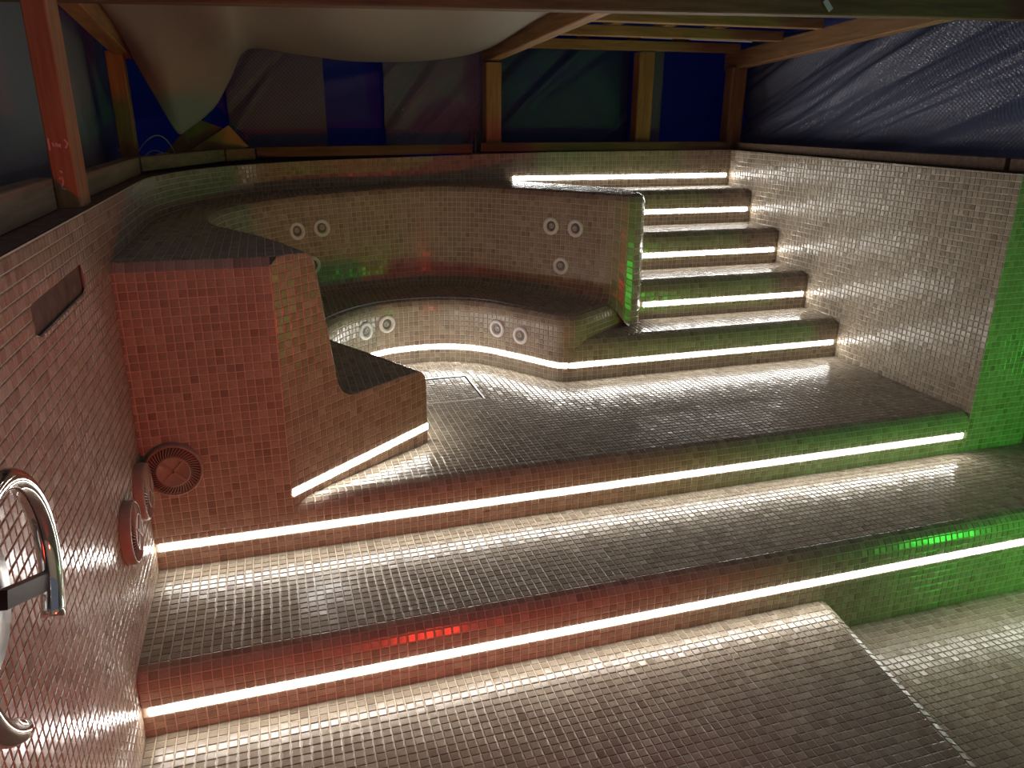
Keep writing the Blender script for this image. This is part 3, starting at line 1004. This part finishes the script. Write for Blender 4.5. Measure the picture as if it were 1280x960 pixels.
timber('rim_board', (15.6, 79.8, 38.6), (60.5, 80.2, 39.1), 1.7, 2.0, M['wood_dark'], 'long dark rim board on the back wall', 'board', g)
timber('rim_board', (62.4, 80.2, 39.4), (124.0, 80.2, 39.6), 1.7, 1.9, M['wood_dark'], 'long dark rim board behind the stairs', 'board', g)
timber('rim_board', (W + 2.4, D + 1.0, 39.4), (W + 2.4, 4.8, 39.3), 1.8, 1.9, M['wood_dark'], 'long dark rim board on top of the right wall', 'board', g)
timber('rim_board', (W + 2.4, 3.9, 39.3), (W + 2.4, -40, 39.2), 1.8, 1.9, M['wood_dark'], 'rim board past the end of the right wall', 'board', g)
timber('rebar_stub', (61.4, 80.4, 37.9), (61.4, 80.4, 42.2), 0.5, 0.5, M['black'], 'short black stub standing between two back rim boards', 'stub', side=(0, 1, 0))

# ------------------------------------------------------------------ timber frame
g = 'posts of the timber shelter'
sd = (0, 1, 0)
timber('timber_post', (66.1, 83.6, 38.2), (66.1, 83.6, 56.8), 3.5, 3.5, M['wood_z'], 'timber post behind the backrest under a sloping rafter', 'post', g, sd)
timber('timber_post', (102.6, 83.6, 38.2), (102.6, 83.6, 59.9), 3.8, 3.5, M['wood_z'], 'timber post behind the stairs under the back top plate', 'post', g, sd)
timber('timber_post', (127.3, 83.8, 38.1), (127.3, 83.8, 57.2), 4.0, 3.5, M['wood_z'], 'corner timber post behind the right wall', 'post', g, sd)
timber('timber_post', (-1.95, -0.8, 36.85), (-1.95, -0.8, 59.4), 2.1, 5.0, M['wood_z'], 'red-lit timber post on the left ledge with chalk marks', 'post', g, sd)
timber('timber_post', (-4.6, 57.5, 36.8), (-4.6, 57.5, 55.2), 2.6, 3.0, M['wood_z'], 'dim timber post in the far left corner by the wires', 'post', g, sd)
g = 'sloping rafters of the shelter'
timber('rafter', (66.2, 88, 58.7), (66.2, 9.8, 62.6), 2.6, 3.6, M['wood_y'], 'sloping rafter beside the white membrane', 'rafter', g)
timber('rafter', (127.6, 88, 58.6), (127.6, 9.8, 64.3), 2.4, 4.0, M['wood_y'], 'sloping rafter above the right wall', 'rafter', g)
timber('rafter', (-3.6, 60, 56.1), (-3.6, -30, 64.5), 2.6, 3.6, M['wood_y'], 'sloping rafter above the left ledge', 'rafter', g)
g = 'horizontal roof purlins'
timber('purlin', (67.6, 82.6, 60.9), (126.3, 82.6, 61.4), 2.6, 2.0, M['wood_x'], 'lowest purlin resting on the post behind the stairs', 'purlin', g)
timber('purlin', (67.6, 66.5, 62.15), (126.3, 66.5, 62.6), 2.4, 2.0, M['wood_x'], 'middle purlin between the two back rafters', 'purlin', g)
timber('purlin', (67.6, 53.5, 63.3), (126.3, 53.5, 63.8), 2.4, 1.9, M['wood_x'], 'upper purlin between the two back rafters', 'purlin', g)
timber('main_beam', (-30, 8, 58.7), (175, 7, 63.8), 3.0, 5.6, M['wood_dark'], 'heavy main beam crossing above the upper floor', 'beam')  # dark wood puts the beam's unlit look into its colour
for k, x in enumerate((74, 88, 100, 112)):
    timber('batten', (x, 86, 62.9 + k * 0.05), (x + 1.5, 40, 66.4 + k * 0.05), 2.6, 0.8, M['wood_y'], ['roof batten over the purlins next to the membrane rafter', 'second roof batten from the membrane rafter', 'roof batten above the post behind the stairs', 'roof batten next to the right rafter'][k], 'batten', 'roof battens')
v, f = beam_vf((89.9, 5.5, 60.6), (90.9, 5.3, 59.4), 0.75, 0.05, side=(0, 1, 0))
tag(mesh('tape_scrap', v, f, M['wire']), 'pale scrap of tape dangling from the main beam', 'tape')
# chalk marks on the near post
v, f = [], []
def stroke(parent, p, q, w=0.16):
    p, q = np.array(p, float), np.array(q, float)
    a, b = beam_vf(p, q, w, 0.03, side=(0, -1, 0)); bb = len(v); v.extend(a); f.extend([tuple(bb + i for i in t) for t in b])
post = [o for o in bpy.data.objects if o.get('label', '').startswith('red-lit')][0]
ym = -3.33
for (x0, z0, x1, z1) in ((-3.9, 43.4, -3.9, 42.3), (-3.4, 43.0, -3.1, 42.5), (-3.1, 42.5, -2.8, 43.0), (-2.7, 42.9, -2.5, 42.4), (-2.5, 42.4, -2.3, 42.9), (-1.6, 43.3, -1.2, 42.9), (-1.2, 42.9, -1.6, 42.5),
                         (-3.3, 39.6, -2.9, 39.9), (-2.9, 39.9, -2.8, 39.3), (-2.8, 39.3, -3.2, 38.8), (-3.2, 38.8, -2.6, 38.6), (-3.0, 40.4, -2.7, 40.2)):
    fx = lambda x: -1.95 + (x + 2.6) * 0.6
    stroke(post, (fx(x0), ym, z0), (fx(x1), ym, z1))
mesh('chalk_mark', v, f, M['chalk'], post)

# ------------------------------------------------------------------ films, tarps and membrane
def sheet(name, fn, nu, nv, mat, label, cat, group=None, lu=1.0, lv=1.0):
    V = [fn(i / nu, j / nv) for i in range(nu + 1) for j in range(nv + 1)]
    F = [(i * (nv + 1) + j, (i + 1) * (nv + 1) + j, (i + 1) * (nv + 1) + j + 1, i * (nv + 1) + j + 1) for i in range(nu) for j in range(nv)]
    o = mesh(name, V, F, mat, smooth=True)
    uvl = o.data.uv_layers.new(name='UVMap')
    vi = np.zeros(len(o.data.loops), int); o.data.loops.foreach_get('vertex_index', vi)
    uv = np.stack([(vi // (nv + 1)) / nu * lu, (vi % (nv + 1)) / nv * lv], 1).ravel()
    uvl.data.foreach_set('uv', uv)
    md = o.modifiers.new('thickness', 'SOLIDIFY'); md.thickness = 0.0008
    return tag(o, label, cat, group)

def folds(seed, n=5, amp=0.5, dirn=(1, 1), width=0.04):
    r = random.Random(seed)
    L = [(r.uniform(-0.6, 1.2), r.uniform(0.5, 1.0) * amp * r.choice((-1, 1)), r.uniform(0.6, 1.6) * width, r.uniform(-0.25, 0.25)) for _ in range(n)]
    def f(u, v):
        s = 0
        for c, a, w, k in L:
            d = (u * dirn[0] - v * dirn[1]) - c + k * u
            s += a * math.exp(-(d / w) ** 2)
        return s + 0.25 * amp * math.sin(7 * u + 3 * v + seed)
    return f
g = 'plastic films of the shelter walls'
def vsheet(x0, x1, y, z0, z1, seed, amp, mat, label, cat='film', group=g, dirn=(1, 1), nfold=5, zt=None):
    fo = folds(seed, nfold, amp, dirn)
    def fn(u, v):
        x = x0 + (x1 - x0) * u
        zz1 = z1 if zt is None else zt(x)
        return (x, y + fo(u, v), z0 + (zz1 - z0) * v)
    return sheet('film_sheet' if cat == 'film' else 'tarp', fn, 60, 30, mat, label, cat, group, abs(x1 - x0) * 0.02, abs(z1 - z0) * 0.02)
vsheet(-22, 150, 93.5, 30, 63.9, 1, 0.8, M['tarp_blue'], 'dark blue tarp hung behind the whole back side', 'tarp', None)
vsheet(10.5, 30.5, 89.2, 38.4, 62.5, 2, 0.7, M['film_grey'], 'violet-grey film panel hung behind the cardboard')
vsheet(43.0, 66.0, 88.6, 38.4, 62.5, 3, 0.8, M['film_grey'], 'wide grey film panel hung left of the rafter post', dirn=(1, 0.8), nfold=7)
vsheet(68.0, 101.5, 88.4, 38.4, 62.5, 4, 0.8, M['film_blue'], 'blue-tinted film panel hung between the two back posts', dirn=(1, 0.9), nfold=7)
vsheet(104.5, 110.0, 88.0, 38.4, 62.5, 5, 0.2, M['film_grey'], 'narrow grey film strip hung right of the middle back post')
def rs(u, v):
    y = 87 - 175 * u
    fo = RF(u * 2.2, v)
    return (132.5 + fo, y, 38.2 + (64 - 38.2) * v)
_f1, _f2 = folds(11, 12, 1.3, (1, 0.9), 0.05), folds(12, 26, 0.45, (1, 0.8), 0.014)
RF = lambda u, v: _f1(u, v) + _f2(u, v)
sheet('film_sheet', rs, 320, 60, M['film_grey'], 'large wrinkled silver-grey film hung above the right wall', 'film', g, 3.5, 0.56)
vr = lambda u, v: (146.0, 95 - 190 * u, 30 + 33 * v)
sheet('tarp', vr, 20, 10, M['tarp_blue'], 'dark blue tarp hung outside the right film', 'tarp', None, 3, 1)
LF = folds(21, 9, 0.9, (1, 0.15), 0.06)
def ls(u, v):
    y = 74 - 154 * u
    return (-8.4 + LF(u * 1.5, v), y, 36.9 + (64 - 36.9) * v)
sheet('film_sheet', ls, 90, 30, M['film_left'], 'dull grey-blue film hung behind the near left post', 'film', g, 2.6, 0.6)
sheet('tarp', lambda u, v: (-19.0, 93 - 190 * u, 26 + 38 * v), 20, 10, M['tarp_blue'], 'dark blue tarp hung outside the left film', 'tarp', None, 3, 1)
sheet('tarp', lambda u, v: (-20 + 168 * u, 95 - 78 * v, 64.4 + 6 * v + 0.4 * math.sin(9 * u)), 40, 20, M['tarp_blue'], 'dark blue roof tarp stretched over the battens', 'tarp', None, 3, 1.5)

# white membrane hanging under the roof on the left
HEM = [(-2.0, 52.5, 56.2), (-1.6, 54.5, 54.0), (0.1, 58, 49.2), (2.7, 62, 42.8), (4.1, 63, 42.9), (9.2, 66, 46.9), (12.5, 68, 52), (15.9, 70, 57.0), (24.4, 72, 56.5), (35, 74, 55.7), (48, 76, 56.1), (58, 77.5, 57.5), (64.3, 78.5, 59.3)]
hem = Curve(catmull(HEM))
def mem(u, v):
    h = hem.at(u * hem.len)
    f0 = np.array([-2.0 + 66.0 * clamp((h[0] + 2) / 66.3), 11.5, 62.6 + 0.6 * math.sin(u * 9)])
    mid = np.array([h[0] * 0.8 + f0[0] * 0.2, h[1] - 12 + 4 * math.sin(u * 7), max(h[2] + 1.5, 57.5 + 1.2 * math.sin(u * 11))])
    p = h * (1 - v) ** 2 + 2 * mid * v * (1 - v) + f0 * v * v
    p = p + np.array([0, 0, 0.5 * math.sin(u * 23 + v * 4) * math.sin(math.pi * v)])
    return tuple(p)
sheet('hanging_membrane', mem, 110, 40, M['film_white'], 'pale ribbed membrane sagging under the roof with a drooping corner', 'membrane', None, 1.8, 1.2)

# cardboard and wires on the far corner ledge
for pts, lab in (([(-1.6, 76.5, 38.4), (5.0, 77.8, 45.0), (9.8, 78.2, 43.2), (4.5, 77.4, 39.0)], 'dark cardboard sheet leaning in the far corner behind another'),
                 ([(2.6, 75.2, 38.6), (10.9, 76.4, 43.8), (14.2, 77.4, 39.7), (8.4, 76.0, 38.6)], 'light brown cardboard sheet leaning in front of the darker one')):
    n = np.cross(np.array(pts[1]) - np.array(pts[0]), np.array(pts[2]) - np.array(pts[0])); n /= np.linalg.norm(n)
    vv = [np.array(p) for p in pts] + [np.array(p) + n * 0.25 for p in pts]
    ff = [(3, 2, 1, 0), (4, 5, 6, 7)] + [(k, (k + 1) % 4, 4 + (k + 1) % 4, 4 + k) for k in range(4)]
    tag(mesh('cardboard_sheet', vv, ff, M['card']), lab, 'cardboard', 'cardboard in the corner')
for k, (a, b, hgt, lean) in enumerate((((-4.9, 62), (2.2, 64), 5.0, 1.5), ((-3.8, 63), (1.2, 66), 2.4, -0.5), ((-3.4, 60), (2.6, 67), 2.0, 1.0))):
    pts = []
    for i in range(21):
        t = i / 20; x = a[0] + (b[0] - a[0]) * t; y = a[1] + (b[1] - a[1]) * t
        pts.append((x + lean * math.sin(math.pi * t) * 0.5, y, 37.2 + hgt * math.sin(math.pi * t) ** 0.7))
    vv, ff = tube_vf(pts, 0.11, 6)
    tag(mesh('wire_loop', vv, ff, M['wire'], smooth=True), ['tallest white wire loop arching on the corner ledge', 'low white wire loop behind the tall arch', 'low white wire loop lying toward the cardboard'][k], 'wire', 'white wires in the corner')
for k, (x, y) in enumerate(((-5.6, 60), (-4.8, 61))):
    vv, ff = tube_vf([(x, y, 37), (x - 0.5, y, 38.6), (x - 1.0, y, 40.2)], 0.1, 6)
    tag(mesh('wire_end', vv, ff, M['wire'], smooth=True), ['short white wire end sticking up by the far post', 'short white wire end next to the wire loops'][k], 'wire', 'white wires in the corner')
